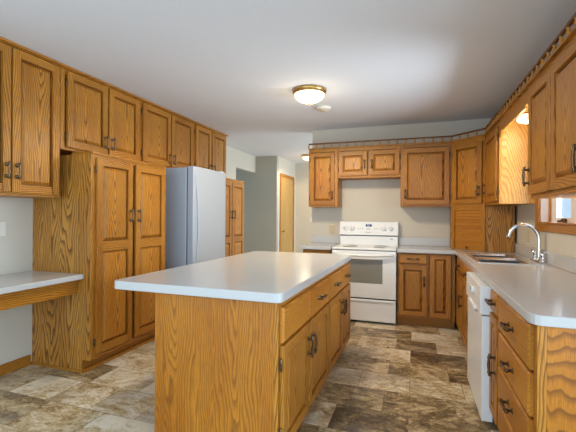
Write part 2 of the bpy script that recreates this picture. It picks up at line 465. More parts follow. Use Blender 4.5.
for a, b in ((WY0 + 0.013, 3.19), (3.20, WY1 - 0.013)):
    sx0, sx1 = XR + 0.071, XR + 0.105
    sf = MB().wbox(sx0, sx1, a, a + 0.09, WZ0 + 0.013, WZ1 - 0.013).wbox(sx0, sx1, b - 0.14, b, WZ0 + 0.013, WZ1 - 0.013)
    sf.wbox(sx0, sx1, a + 0.09, b - 0.14, WZ0 + 0.013, WZ0 + 0.05, 'y').wbox(sx0, sx1, a + 0.09, b - 0.14, WZ1 - 0.06, WZ1 - 0.013, 'y')
    sf = part(sf, 'window_sash', JAMB, win, 0.002)
    part(MB().wbox(sx0 + 0.014, sx0 + 0.019, a + 0.088, b - 0.138, WZ0 + 0.049, WZ1 - 0.059), 'window_pane', GLASS, sf)
cr = MB().wbox(XR + 0.035, XR + 0.07, 3.36, 3.46, WZ0 + 0.0125, WZ0 + 0.03)
cr.tube([(XR + 0.05, 3.41, WZ0 + 0.03), (XR + 0.045, 3.36, WZ0 + 0.045), (XR + 0.04, 3.30, WZ0 + 0.035)], [0.007, 0.006, 0.008], 8)
part(cr, 'window_crank', BRONZE, win)

# hall door in its oak casing
dn = MB().wbox(-2.61, -2.592, 7.17, 7.235, 0, 2.14).wbox(-2.61, -2.592, 8.035, 8.10, 0, 2.14).wbox(-2.61, -2.592, 7.235, 8.035, 2.075, 2.14, 'y')
dr = struct('door_1', dn, OAK, 0.003); ORG[dr.name] = Vector((0, 0, 0))
slab = part(MB().wbox(-2.609, -2.602, 7.237, 8.033, 0.01, 2.073), 'door_panel', PALE, dr)
part(MB().lathe((-2.602, 7.31, 0.95), [(0.028, 0), (0.028, 0.006), (0.011, 0.01), (0.011, 0.035), (0.026, 0.045), (0.024, 0.065), (0.008, 0.07)], 16, (1, 0, 0)), 'door_knob', BRASS, slab)

# crown along the ceiling above the left cabinets
XU = -2.68; KU = 2.66 / 2.71; ku = lambda z: 1.265 + (z - 1.265) * KU
struct('trim_1', MB().wbox(XL + 0.002, XU + 0.008, 1.0, 5.012, ZC - 0.023, ZC - 0.001, 'y').wbox(XU + 0.008, XU + 0.03, 1.0, 5.02, ZC - 0.017, ZC - 0.001, 'y'), OAK, 0.002)

# ------------------------------------------------------------------ left wall cabinets
LF = lambda y: Fr(XU, y, 0, 1)


def wall_pair(y0, y1, z0, z1, doors, label, hz, depth, hl=0.12):
    y0, y1 = y0 * KU, y1 * KU; doors = [(a * KU, b * KU) for a, b in doors]; z0 = ku(z0); z1 = ZC - 0.025; hz = ku(hz)
    t = thing('wall_cabinet', label, 'cabinet', (XU - depth / 2, (y0 + y1) / 2, z0), 'oak wall cabinets above the pantry and desk')
    fr = LF(y0); w = y1 - y0
    carcass(t, fr, w, depth, z0, z1)
    for i, (a, b) in enumerate(doors):
        door(t, fr, a - y0, b - y0, z0 + 0.022, z1 - 0.012, 0.0005, hand='r' if i == 0 else 'l', hw=hz, hinges='l' if i == 0 else 'r', hl=hl)
    return t


DL = XU - XL - 0.002
wall_pair(1.475, 2.288, 1.402, 2.45, [(1.515, 1.882), (1.894, 2.262)], 'tall oak wall cabinet hanging above the white desk counter', 1.575, DL)
wall_pair(2.290, 3.212, 1.802, 2.45, [(2.340, 2.763), (2.785, 3.188)], 'short oak wall cabinet right above the big pantry cupboard', 1.93, DL)
wall_pair(3.214, 4.226, 1.812, 2.45, [(3.245, 3.715), (3.735, 4.185)], 'short oak wall cabinet between the pantry and the refrigerator top', 1.92, DL)
wall_pair(4.228, 5.100, 1.812, 2.45, [(4.252, 4.637), (4.664, 5.068)], 'short oak wall cabinet over the far side of the refrigerator, last of its row', 1.92, DL)


# pantry cupboards
def pantry(y0, y1, z1, doors, label, sp, hz):
    xf = -2.44; d = xf - XL - 0.002
    t = thing('pantry_cabinet', label, 'cabinet', (xf - d / 2, (y0 + y1) / 2, 0), 'tall oak pantry cabinets')
    fr = Fr(xf, y0, 0, 1); w = y1 - y0
    carcass(t, fr, w, d, 0, z1, toe=0.105)
    for u in ((-0.012, -0.0005), (w + 0.0005, w + 0.012)):
        sp_ = MB(); sp_.notched(fr, u[0], u[1], 0.0, z1, d, 0.075, 0.104); part(sp_, 'side_panel', OAKF, t)
    part(MB().box(fr, -0.004, w + 0.004, z1, z1 + 0.018, -(xf - XU - 0.03), 0.008, 'u'), 'top_trim', OAK, t, 0.002)
    part(MB().box(fr, -0.022, -0.0125, 0.0, 0.02, -d, -0.07, 'n'), 'shoe_molding', OAK, t)
    part(MB().box(fr, 0.0, w, 0.0, 0.028, -0.0745, -0.062, 'u'), 'shoe_molding', OAK, t)
    for i, (a, b) in enumerate(doors):
        door(t, fr, a - y0, b - y0, 0.15, z1 - 0.03, 0.0005, split=sp, hand='r' if i == 0 else 'l', hw=hz, hinges='l' if i == 0 else 'r')
    return t


pantry(2.33, 3.25, 1.752, [(2.364, 2.764), (2.806, 3.225)], 'tall oak pantry cupboard with two doors between desk and refrigerator', [1.005], 1.26)
pantry(4.32, 5.13, 1.762, [(4.36, 4.70), (4.722, 5.09)], 'tall oak pantry cupboard beyond the refrigerator, next to the passage', [0.93], 1.28)

# desk counter
dk = thing('desk', 'white counter desk on an oak apron beside the pantry', 'desk', (-2.8, 1.6, 0))
part(MB().wbox(XL + 0.002, -2.50, 0.7, 2.316, 0.752, 0.792), 'desktop', LAM, dk, 0.006, 'white laminate top')
part(MB().wbox(-2.585, -2.565, 0.7, 2.316, 0.632, 0.751, 'y'), 'apron', OAK, dk, 0.002)
part(MB().wbox(XL + 0.002, XL + 0.03, 0.7, 2.316, 0.69, 0.751, 'y'), 'cleat', OAK, dk)

# refrigerator
fg = thing('refrigerator', 'white refrigerator with one tall door between the pantry cupboards', 'refrigerator', (-2.65, 3.87, 0))
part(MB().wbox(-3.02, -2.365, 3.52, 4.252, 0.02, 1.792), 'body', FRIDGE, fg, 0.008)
part(MB().wbox(-2.364, -2.352, 3.535, 4.24, 0.08, 1.78), 'gasket', SEAM, fg)
# door with a shallow bow and a scooped grip along its opening side
fd = MB(); N = 14; ys = [3.52 + 0.732 * i / N for i in range(N + 1)]
pts = [(-2.351, ys[0])] + [(-2.351, ys[-1])] + [(-2.275 + 0.012 * (1 - ((y - 3.886) / 0.366) ** 2), y) for y in reversed(ys)]
fd.prism(pts, 0.07, 1.802)
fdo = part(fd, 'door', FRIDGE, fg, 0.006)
hd = MB(); K = 16
hp = []
for i in range(K + 1):
    z = 0.55 + 1.15 * i / K; s_ = math.sin(math.pi * i / K)
    hp.append((-2.272 + 0.012 * s_, 3.55 + 0.05 * s_, z))
hd.tube(hp, [0.003 + 0.008 * math.sin(math.pi * i / K) for i in range(K + 1)], 8)
part(hd, 'handle', FRIDGE, fdo)
part(MB().wbox(-2.45, -2.36, 3.535, 4.245, 0.0, 0.065), 'kick_grille', SEAM, fg)
part(MB().wbox(-2.40, -2.29, 4.15, 4.235, 1.803, 1.818), 'hinge_cover', WHITE, fg, 0.003)

# ------------------------------------------------------------------ back wall cabinets (faces at y = 4.79)
YU = 4.79; DU = YB - YU - 0.002; ZU0, ZU1 = 1.388, 2.14
gB = 'oak wall cabinets around the range and sink'


def back_cab(x0, x1, z0, doors, label, hz, hands, hinges, stiles=()):
    t = thing('wall_cabinet', label, 'cabinet', ((x0 + x1) / 2, YU + DU / 2, z0), gB)
    fr = Fr(x0, YU, 1, 0)
    carcass(t, fr, x1 - x0, DU, z0, ZU1, stiles=[s_ - x0 for s_ in stiles])
    for (a, b), h, g in zip(doors, hands, hinges):
        door(t, fr, a - x0, b - x0, z0 + 0.028, 2.088, 0.0005, hand=h, hw=hz, hinges=g, hl=0.12, sw=0.05)
    return t


back_cab(-1.335, -0.948, ZU0, [(-1.31, -0.985)], 'narrow oak wall cabinet at the left end of the range wall', 1.54, 'r', 'l')
back_cab(-0.946, -0.172, 1.755, [(-0.93, -0.575), (-0.545, -0.185)], 'short oak two door wall cabinet above the white range', 1.92, 'rl', ['l', 'r'])
back_cab(-0.170, 0.408, ZU0, [(-0.145, 0.378)], 'wide single door oak wall cabinet right of the range', 1.54, 'l', 'r')

# diagonal corner cabinet, and the roll-front garage below it
XW = 0.70                                     # face of the right hand wall cabinets
A = (0.412, YU); B = (XW + 0.02, 4.49)
plan_c = [A, B, (XR - 0.002, 4.49), (XR - 0.002, YB - 0.002), (0.412, YB - 0.002)]
DG = math.hypot(B[0] - A[0], B[1] - A[1]); FD = Fr(A[0], A[1], B[0] - A[0], B[1] - A[1])
t = thing('corner_cabinet', 'oak diagonal corner wall cabinet above the roll front garage', 'cabinet', (0.75, 4.8, ZU0), gB)
part(MB().prism(plan_c, ZU0, ZU1), 'body', OAK, t)
ff = MB()
for a, b in ((0.0, 0.045), (DG - 0.045, DG)): ff.box(FD, a, b, ZU0, ZU1, 0.0003, 0.012, 'w')
ff.box(FD, 0.045, DG - 0.045, ZU0, ZU0 + 0.035, 0.0003, 0.012, 'u').box(FD, 0.045, DG - 0.045, ZU1 - 0.05, ZU1, 0.0003, 0.012, 'u')
part(ff, 'face_frame', OAK, t, 0.0015)
door(t, FD, 0.03, DG - 0.03, ZU0 + 0.028, 2.088, 0.0125, hand='r', hw=1.55, hinges='l', sw=0.05, hl=0.12)
t = thing('appliance_garage', 'oak appliance garage with a roll front standing on the corner counter', 'cabinet', (0.75, 4.8, 0.897))
part(MB().prism([A, B, (XR - 0.028, 4.49), (XR - 0.028, YB - 0.03), (0.412, YB - 0.03)], 0.897, ZU0 - 0.004), 'body', OAKF, t)
ff = MB()
for a, b in ((0.0, 0.045), (DG - 0.045, DG)): ff.box(FD, a, b, 0.897, ZU0 - 0.004, 0.0003, 0.016, 'w')
ff.box(FD, 0.045, DG - 0.045, ZU0 - 0.047, ZU0 - 0.004, 0.0003, 0.016, 'u')
part(ff, 'face_frame', OAK, t, 0.0015)
tb = MB(); nsl = 13; h0, h1 = 0.898, ZU0 - 0.05
for i in range(nsl):
    a = h0 + (h1 - h0) * i / nsl; tb.frustum(FD, 0.047, DG - 0.047, a + 0.0003, a + (h1 - h0) / nsl - 0.0003, 0.0005, 0.0040, 0.0012, 'u')
tbo = part(tb, 'roll_front', OAKQ, t)
part(MB().lathe(FD(DG / 2, 0.925, 0.009), [(0.006, 0), (0.006, 0.012), (0.013, 0.018), (0.011, 0.026), (0.004, 0.029)], 12, (FD.n[0], FD.n[1], 0)), 'knob', BRONZE, tbo)

# ------------------------------------------------------------------ right wall cabinets (faces at x = XW + .02, doors out to XW)
XWF = XW + 0.02; DR = XR - XWF - 0.002


def right_cab(y_far, y_near, doors, label, hz, hands, hinges, mat=None):
    t = thing('wall_cabinet', label, 'cabinet', (XWF + DR / 2, (y_far + y_near) / 2, ZU0), gB)
    fr = Fr(XWF, y_far, 0, -1)
    carcass(t, fr, y_far - y_near, DR, ZU0, ZU1, mat=mat)
    for (a, b), h, g in zip(doors, hands, hinges):
        door(t, fr, y_far - a, y_far - b, ZU0 + 0.028, 2.088, 0.0005, hand=h, hw=hz, hinges=g, sw=0.055)
    return t


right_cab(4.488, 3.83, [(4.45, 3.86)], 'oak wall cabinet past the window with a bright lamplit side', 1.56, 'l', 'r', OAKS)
right_cab(2.845, 1.50, [(2.825, 2.405), (2.393, 1.96), (1.95, 1.53)], 'long oak wall cabinet on the window wall nearest the camera', 1.53, 'lrl', ['', '', ''])

# scalloped valance between the two, with its top board
vl = thing('valance', 'scalloped oak valance board spanning above the sink window', 'valance', (XW + 0.03, 3.32, 1.98))
L0, L1 = 2.848, 3.827
n = 64; vb = MB()
def scal(u):
    e = min(u, 1 - u) * (L1 - L0)
    if e < 0.03: return 1.985
    if e < 0.11: return 1.985 + 0.06 * math.sin((e - 0.03) / 0.08 * math.pi / 2)
    if e < 0.16: return 2.045 - 0.02 * (e - 0.11) / 0.05
    return 2.025
fv = Fr(XWF, L1, 0, -1)
for i in range(n):
    ua, ub = i / n, (i + 1) / n; a, b = ua * (L1 - L0), ub * (L1 - L0)
    c = {}
    for k, nn in ((0, -0.019), (1, 0.0)):
        c[(0, 0, k)] = (a, scal(ua), nn); c[(1, 0, k)] = (b, scal(ub), nn); c[(0, 1, k)] = (a, ZU1, nn); c[(1, 1, k)] = (b, ZU1, nn)
    st = random.getstate(); random.seed(5)
    lo = len(vb.uv); vb.hexa(fv, c, 'u')
    for q in range(lo, len(vb.uv)): vb.uv[q] = [(0.12 + (vb.v[i2].z - 1.9), -vb.v[i2].y) for i2 in vb.f[q]]
    random.setstate(st)
part(vb, 'board', OAK, vl)
part(MB().box(fv, 0, L1 - L0, ZU1 - 0.012, ZU1, -DR, -0.0195, 'u'), 'top_board', OAK, vl)

# gallery rail that runs along the tops of these cabinets
gr = thing('gallery_rail', 'long oak spindle gallery rail along the cabinet tops', 'rail', (0, YU, ZU1 + 0.001))
route = [(-1.335, YU - 0.005), (0.405, YU - 0.005), (XW + 0.012, 4.475), (XW + 0.012, 1.50)]


def offset(route, d0, d1, z0, z1):
    m = MB(); lines = []
    for d in (d0, d1):
        out = []
        for i, p in enumerate(route):
            dirs = []
            if i > 0: dirs.append((p[0] - route[i - 1][0], p[1] - route[i - 1][1]))
            if i < len(route) - 1: dirs.append((route[i + 1][0] - p[0], route[i + 1][1] - p[1]))
            ns = []
            for dx, dy in dirs:
                L = math.hypot(dx, dy); ns.append((dy / L, -dx / L))
            nx = sum(q[0] for q in ns) / len(ns); ny = sum(q[1] for q in ns) / len(ns); k = nx * nx + ny * ny
            out.append((p[0] + nx / k * d, p[1] + ny / k * d))
        lines.append(out)
    for i in range(len(route) - 1):
        a, b = lines[0][i], lines[0][i + 1]; c_, e = lines[1][i + 1], lines[1][i]
        m.prism([a, b, c_, e], z0, z1)
        for q in range(len(m.uv) - 6, len(m.uv)):
            L = []
            for k in m.f[q]:
                v = m.v[k]; L.append((0.15 + v.z * 1.0 + 0.3 * ((v.x if i != 0 else v.y)) * 0.2, v.x + v.y))
            m.uv[q] = L
    return m


part(offset(route, -0.012, 0.014, ZU1 + 0.001, ZU1 + 0.016), 'base_strip', OAK, gr)
part(offset(route, -0.008, 0.010, ZU1 + 0.064, ZU1 + 0.081), 'top_rail', OAKD, gr)
for (xa, ya), (xb, yb) in zip(route, route[1:]):
    L = math.hypot(xb - xa, yb - ya); k = max(2, round(L / 0.1))
    for i in range(k + (1 if (xb, yb) == route[-1] else 0)):
        f = (i + 0.0) / k; x = xa + (xb - xa) * f; y = ya + (yb - ya) * f
        m = MB().lathe((x, y, ZU1 + 0.016), [(0.010, 0), (0.010, 0.006), (0.006, 0.012), (0.0115, 0.024), (0.006, 0.036), (0.010, 0.042), (0.010, 0.048)], 8)
        part(m, 'spindle', OAK, gr)

# ------------------------------------------------------------------ base cabinets
ZT = 0.895; ZB = ZT - 0.043
YF = 4.54
t = thing('base_cabinet', 'narrow oak base cabinet left of the white range', 'cabinet', (-1.155, 4.8, 0), 'oak base cabinets')
fr = Fr(-1.335, YF, 1, 0)
carcass(t, fr, 0.358, YB - YF - 0.002, 0, ZB, toe=0.1, rails=[0.70])
drawer(t, fr, 0.02, 0.338, 0.705, 0.83, 0.0005); door(t, fr, 0.02, 0.338, 0.125, 0.69, 0.0005, hand='r', hw=0.58, hinges='l', hl=0.12)
t = thing('base_cabinet', 'oak base cabinet with one drawer and two doors right of the range', 'cabinet', (0.12, 4.8, 0), 'oak base cabinets')
fr = Fr(-0.188, YF, 1, 0)
carcass(t, fr, 0.615, YB - YF - 0.002, 0, ZB, toe=0.1, stiles=[0.325])
part(MB().box(fr, 0.038, 0.306, 0.70, 0.735, -0.018, 0.0002, 'u'), 'rail', OAK, t)
drawer(t, fr, 0.02, 0.320, 0.728, 0.838, 0.0005, hl=0.14)
door(t, fr, 0.02, 0.320, 0.135, 0.705, 0.0005, hand='r', hw=0.535, hinges='l', hl=0.12, sw=0.05)
door(t, fr, 0.350, 0.570, 0.135, 0.838, 0.0005, sw=0.05, hinges='l')

XF = 0.45                                     # face frame of the right run, doors out to .43
DB = XR - XF - 0.002


def rbase(yf, yn, label):
    t = thing('base_cabinet', label, 'cabinet', (XF + DB / 2, (yf + yn) / 2, 0), 'oak base cabinets')
    return t, Fr(XF, yf, 0, -1), yf - yn


t, fr, w = rbase(4.50, 3.179, 'oak sink base cabinet with false drawer fronts beside the dishwasher')
mm = MB(); mm.box(fr, 0, w, 0.1, 0.70, -DB, -0.019, 'w'); mm.box(fr, 0, w, 0.70, ZB, -0.024, -0.019, 'w'); part(mm, 'body', OAK, t)
f_ = MB()
for a in (0, w / 2 - 0.02, w - 0.04): f_.box(fr, a, a + 0.04, 0.1, ZB, -0.019, 0, 'w')
for a, b in ((0.04, w / 2 - 0.02), (w / 2 + 0.02, w - 0.04)):
    for z0, z1 in ((0.1, 0.14), (0.68, 0.72), (ZB - 0.03, ZB)): f_.box(fr, a, b, z0, z1, -0.019, 0, 'u')
part(f_, 'face_frame', OAK, t); part(MB().box(fr, 0, w, 0, 0.099, -DB, -0.075, 'u'), 'toe_kick', OAK, t)
drawer(t, fr, 0.10, w / 2 - 0.01, 0.715, 0.835, 0.0005, name='false_front'); drawer(t, fr, w / 2 + 0.01, w - 0.015, 0.715, 0.835, 0.0005, name='false_front')
door(t, fr, 0.10, w / 2 - 0.01, 0.125, 0.70, 0.0005, hand='r', hw=0.47); door(t, fr, w / 2 + 0.01, w - 0.015, 0.125, 0.70, 0.0005, hand='r', hw=0.47)

# dishwasher
dw = thing('dishwasher', 'white dishwasher under the counter beside the sink', 'dishwasher', (0.7, 2.85, 0))
fr = Fr(0.45, 3.175, 0, -1); w = 0.645
part(MB().box(fr, 0.003, w - 0.003, 0.03, 0.845, -0.55, -0.002), 'body', SEAM, dw)
dd = part(MB().box(fr, 0, w, 0.03, 0.665, 0.0, 0.062), 'door', WHITE, dw, 0.004)
cp = part(MB().box(fr, 0, w, 0.672, 0.846, 0.0, 0.072), 'control_panel', WHITE, dw, 0.006)
part(MB().box(fr, w * 0.28, w * 0.72, 0.664, 0.685, 0.06, 0.084), 'handle', WHITE, cp, 0.004)
part(MB().lathe(fr(w * 0.58, 0.775, 0.072), [(0.026, 0), (0.024, 0.016), (0.006, 0.018)], 16, (-1, 0, 0)), 'dial', WHITE, cp)
part(MB().box(fr, w * 0.58 - 0.003, w * 0.58 + 0.003, 0.775, 0.797, 0.09, 0.092), 'dial_pointer', DARK, cp)
for k in range(4): part(MB().box(fr, w * 0.14 + 0.05 * k, w * 0.14 + 0.05 * k + 0.035, 0.76, 0.785, 0.072, 0.077), 'button', OFFW, cp, 0.002)
part(MB().box(fr, 0.01, w - 0.01, 0.0, 0.028, -0.06, -0.04), 'kick_plate', SEAM, dw)

t, fr, w = rbase(2.526, 2.305, 'narrow oak base cabinet with drawer over door between dishwasher and drawer bank')
carcass(t, fr, w, DB, 0, ZB, toe=0.1, rails=[0.70])
drawer(t, fr, 0.012, w - 0.012, 0.715, 0.838, 0.0005, hl=0.14); door(t, fr, 0.012, w - 0.012, 0.125, 0.70, 0.0005, hand='r', hw=0.44, sw=0.05)
t, fr, w = rbase(2.303, 1.69, 'oak four drawer base cabinet at the near end of the sink counter')
carcass(t, fr, w, DB, 0, ZB, toe=0.1)
for a, b in ((0.66, 0.838), (0.475, 0.645), (0.29, 0.46), (0.125, 0.275)): drawer(t, fr, 0.012, w - 0.03, a, b, 0.0005, hl=0.128)
epn = MB().wbox(XF + 0.031, XR - 0.002, 1.676, 1.689, 0.0, ZB)
epn.uv = [[(epn.v[i].x - 0.515, epn.v[i].z + 3.0) for i in f] for f in epn.f]
part(epn, 'end_panel', OAKE, t, 0.001)
part(MB().wbox(XF - 0.002, XF + 0.03, 1.672, 1.689, 0.1, ZB), 'corner_stile', OAK, t, 0.001)

# ------------------------------------------------------------------ countertops
def sheet(name, faces, z0, z1, mat, parent, bevel):
    bm = bmesh.new(); o = org(parent)
    for f in faces: bm.faces.new([bm.verts.new(Vector((x, y, z1)) - o) for x, y in f])
    bmesh.ops.remove_doubles(bm, verts=bm.verts, dist=1e-4)
    top = list(bm.faces)
    r = bmesh.ops.extrude_face_region(bm, geom=top)
    vs = [g for g in r['geom'] if isinstance(g, bmesh.types.BMVert)]
    bmesh.ops.translate(bm, verts=vs, vec=(0, 0, z0 - z1))
    bmesh.ops.recalc_face_normals(bm, faces=bm.faces)
    me = bpy.data.meshes.new(name); bm.to_mesh(me); bm.free(); me.materials.append(mat)
    ob = bpy.data.objects.new(name, me); COL.objects.link(ob); ob.parent = parent; ORG[ob.name] = o
    b = ob.modifiers.new('edge', 'BEVEL'); b.width = bevel; b.segments = 2; b.limit_method = 'ANGLE'; b.angle_limit = math.radians(40)
    return ob


ct = thing('countertop', 'white L shaped countertop with the sink set in it', 'countertop', (0.6, 3.6, ZB))
x0, x1, xe = 0.42, XR - 0.003, -0.192
SX0, SX1, SY0, SY1 = 0.495, 0.928, 3.385, 4.235
ye, yi, yb = 1.648, 4.485, YB - 0.003
faces = [[(x0, ye + 0.05), (x0 + 0.005, ye + 0.028), (x0 + 0.016, ye + 0.012), (x0 + 0.032, ye + 0.003), (x0 + 0.05, ye), (x1, ye), (x1, SY0), (SX1, SY0), (SX0, SY0), (x0, SY0)],
         [(x0, SY0), (SX0, SY0), (SX0, SY1), (x0, SY1)], [(SX1, SY0), (x1, SY0), (x1, SY1), (SX1, SY1)],
         [(x0, SY1), (SX0, SY1), (SX1, SY1), (x1, SY1), (x1, yb), (x0, yb), (x0, yi)],
         [(xe, yi), (x0, yi), (x0, yb), (xe, yb)]]
sheet('top', faces, ZB + 0.002, ZT, LAM, ct, 0.004)
part(MB().wbox(XR - 0.022, x1, ye + 0.01, yb, ZT + 0.001, ZT + 0.10), 'backsplash', LAM, ct, 0.003)
part(MB().wbox(xe, XR - 0.023, yb - 0.02, yb, ZT + 0.001, ZT + 0.10), 'backsplash', LAM, ct, 0.003)
c2 = thing('countertop', 'short white countertop piece left of the range', 'countertop', (-1.16, 4.8, ZB))
part(MB().wbox(-1.36, -0.967, 4.485, yb, ZB + 0.002, ZT), 'top', LAM, c2, 0.004)
part(MB().wbox(-1.36, -0.967, yb - 0.02, yb, ZT + 0.001, ZT + 0.10), 'backsplash', LAM, c2, 0.003)

# sink
sk = thing('sink', 'double bowl stainless steel sink set in the white counter', 'sink', ((SX0 + SX1) / 2, (SY0 + SY1) / 2, 0.72))
ym = 3.83
def ring(m, a, b, z0, z1):
    """a, b: rectangles (x0,x1,y0,y1)"""
    P = lambda r, z: [(r[0], r[2], z), (r[1], r[2], z), (r[1], r[3], z), (r[0], r[3], z)]
    p, q = P(a, z0), P(b, z1)
    for i in range(4): m.face([p[i], p[(i + 1) % 4], q[(i + 1) % 4], q[i]], [(0, 0)] * 4)
    return m
rim = MB()
o_ = (SX0 - 0.012, SX1 + 0.012, SY0 - 0.012, SY1 + 0.012); zr = ZT + 0.005
xs = [o_[0], SX0 + 0.02, SX1 - 0.075, o_[1]]; yy = [o_[2], SY0 + 0.02, ym - 0.018, ym + 0.018, SY1 - 0.02, o_[3]]
for i in range(3):
    for j in range(5):
        if i == 1 and j in (1, 3): continue
        rim.face([(xs[i], yy[j], zr), (xs[i + 1], yy[j], zr), (xs[i + 1], yy[j + 1], zr), (xs[i], yy[j + 1], zr)], [(0, 0)] * 4)
ring(rim, o_, o_, zr - 0.0045, zr)
part(rim, 'rim', STEEL, sk)
for a, b in ((yy[1], yy[2]), (yy[3], yy[4])):
    bw = MB(); R = (xs[1], xs[2], a, b); R2 = (xs[1] + 0.008, xs[2] - 0.008, a + 0.008, b - 0.008); R3 = (xs[1] + 0.03, xs[2] - 0.03, a + 0.03, b - 0.03)
    ring(bw, R, R2, zr, zr - 0.02); ring(bw, R2, R2, zr - 0.02, 0.76); ring(bw, R2, R3, 0.76, 0.735)
    bw.face([(R3[0], R3[2], 0.735), (R3[1], R3[2], 0.735), (R3[1], R3[3], 0.735), (R3[0], R3[3], 0.735)], [(0, 0)] * 4)
    bo = part(bw, 'bowl', BOWL, sk)
    part(MB().lathe(((R3[0] + R3[1]) / 2, (a + b) / 2, 0.735), [(0.045, 0.0), (0.042, 0.004), (0.03, 0.001), (0.004, 0.001)], 18), 'drain', CHROME, bo)

# faucet
FX, FY = 0.970, 3.59
fc = thing('faucet', 'chrome gooseneck faucet with two handles behind the sink', 'faucet', (FX, FY, ZT))
part(MB().wbox(FX - 0.024, FX + 0.024, FY - 0.125, FY + 0.125, ZT + 0.0005, ZT + 0.014), 'base_plate', CHROME, fc, 0.006)
sp = [(FX, FY, ZT + 0.014), (FX, FY, ZT + 0.05), (FX, FY, ZT + 0.12), (FX, FY, 1.085)]
R_ = 0.11
for i in range(1, 15):
    a = math.pi * 0.93 * i / 14; sp.append((FX - R_ + R_ * math.cos(a), FY + 0.02 * i / 14, 1.085 + R_ * 1.1 * math.sin(a)))
sp.append((sp[-1][0] - 0.003, sp[-1][1], sp[-1][2] - 0.018))
part(MB().tube(sp, [0.022, 0.017] + [0.0145] * (len(sp) - 3) + [0.016], 12), 'spout', CHROME, fc)
for sg in (-1, 1):
    y = FY + sg * 0.10
    h = MB().lathe((FX, y, ZT + 0.014), [(0.024, 0), (0.022, 0.014), (0.015, 0.026), (0.017, 0.05), (0.021, 0.058), (0.009, 0.07)], 14)
    h.tube([(FX, y, ZT + 0.077), (FX - 0.01, y + sg * 0.025, ZT + 0.084), (FX - 0.016, y + sg * 0.05, ZT + 0.09)], [0.009, 0.007, 0.006], 8)
    h.tube([(FX + 0.026, y, ZT + 0.078), (FX - 0.026, y, ZT + 0.078)], [0.006, 0.006], 8)
    part(h, 'handle', CHROME, fc)

# ------------------------------------------------------------------ range
rg = thing('range', 'white freestanding electric range between the oak cabinets', 'stove', (-0.58, 4.78, 0))
RX0, RX1 = -0.957, -0.199; RY = 4.53
fr = Fr(RX0, RY, 1, 0); w = RX1 - RX0
part(MB().wbox(RX0 + 0.004, RX1 - 0.004, RY, 5.06, 0.02, 0.862), 'body', WHITE, rg, 0.003)
ck = part(MB().wbox(RX0, RX1, RY - 0.045, 5.0, 0.868, 0.893), 'cooktop', WHITE, rg, 0.006)
for bx, by, br in ((-0.76, 4.63, 0.095), (-0.40, 4.63, 0.075), (-0.76, 4.86, 0.075), (-0.40, 4.86, 0.095)):
    part(MB().lathe((bx, by, 0.8932), [(br, 0), (br - 0.003, 0.0006), (br - 0.02, 0.0006), (0.01, 0.0006)], 28), 'burner_ring', GREYPRINT, ck)
part(MB().wbox(RX0 + 0.01, RX1 - 0.01, RY - 0.02, RY + 0.03, 0.862, 0.868), 'vent_gap', DARK, rg)
# backguard: low riser, dark gap, tilted control panel
part(MB().wbox(RX0 + 0.005, RX1 - 0.005, 5.0, 5.06, 0.868, 1.008), 'riser', WHITE, rg, 0.005)
part(MB().wbox(RX0 + 0.008, RX1 - 0.008, 5.004, 5.058, 1.009, 1.019), 'panel_gap', DARK, rg)
bgm = MB()
cc = {}
for i, u in ((0, RX0), (1, RX1)):
    cc[(i, 0, 0)] = (u, 1.02, -5.075); cc[(i, 0, 1)] = (u, 1.02, -4.975); cc[(i, 1, 0)] = (u, 1.197, -5.075); cc[(i, 1, 1)] = (u, 1.197, -5.005)
bgm.hexa(WF, cc)
cpn = part(bgm, 'control_panel', WHITE, rg, 0.008)
tilt = (4.975 - 5.005) / (1.197 - 1.02)
py = lambda z: 4.975 + (z - 1.02) * 0.03 / 0.177
nx = Vector((0, -0.177, 0.03)).normalized()
for kx in (-0.868, -0.785, -0.375, -0.292):
    k = MB().lathe((kx, py(1.108), 1.108), [(0.033, 0), (0.032, 0.004), (0.025, 0.007), (0.022, 0.024), (0.006, 0.026)], 20, tuple(nx))
    k.wbox(kx - 0.005, kx + 0.005, py(1.108) - 0.033, py(1.108) - 0.01, 1.086, 1.136)
    part(k, 'knob', WHITE, cpn, 0)
def panel_plate(x0, x1, z0, z1, mat, name, e=0.0015):
    c = {}
    for i, u in ((0, x0), (1, x1)):
        for j, z in ((0, z0), (1, z1)):
            c[(i, j, 0)] = (u, z, -py(z) - 0.002); c[(i, j, 1)] = (u, z, -py(z) + e)
    return part(MB().hexa(WF, c), name, mat, cpn)
panel_plate(-0.612, -0.533, 1.133, 1.162, LCD, 'clock_display', 0.002)
panel_plate(-0.594, -0.558, 1.141, 1.154, plain('lit_digits', srgb(150, 170, 220), 0.3), 'clock_digits', 0.0026)
for k in range(3):
    panel_plate(-0.72 + 0.03 * k, -0.705 + 0.03 * k, 1.10, 1.108, GREYPRINT, 'touch_button'); panel_plate(-0.50 + 0.03 * k, -0.485 + 0.03 * k, 1.10, 1.108, GREYPRINT, 'touch_button')
panel_plate(-0.60, -0.55, 1.098, 1.106, GREYPRINT, 'touch_button')
panel_plate(-0.61, -0.54, 1.055, 1.061, GREYPRINT, 'touch_button')
part(MB().wbox(-0.305, -0.265, 4.9985, 5.0, 0.972, 0.980), 'emblem', GREYPRINT, rg)
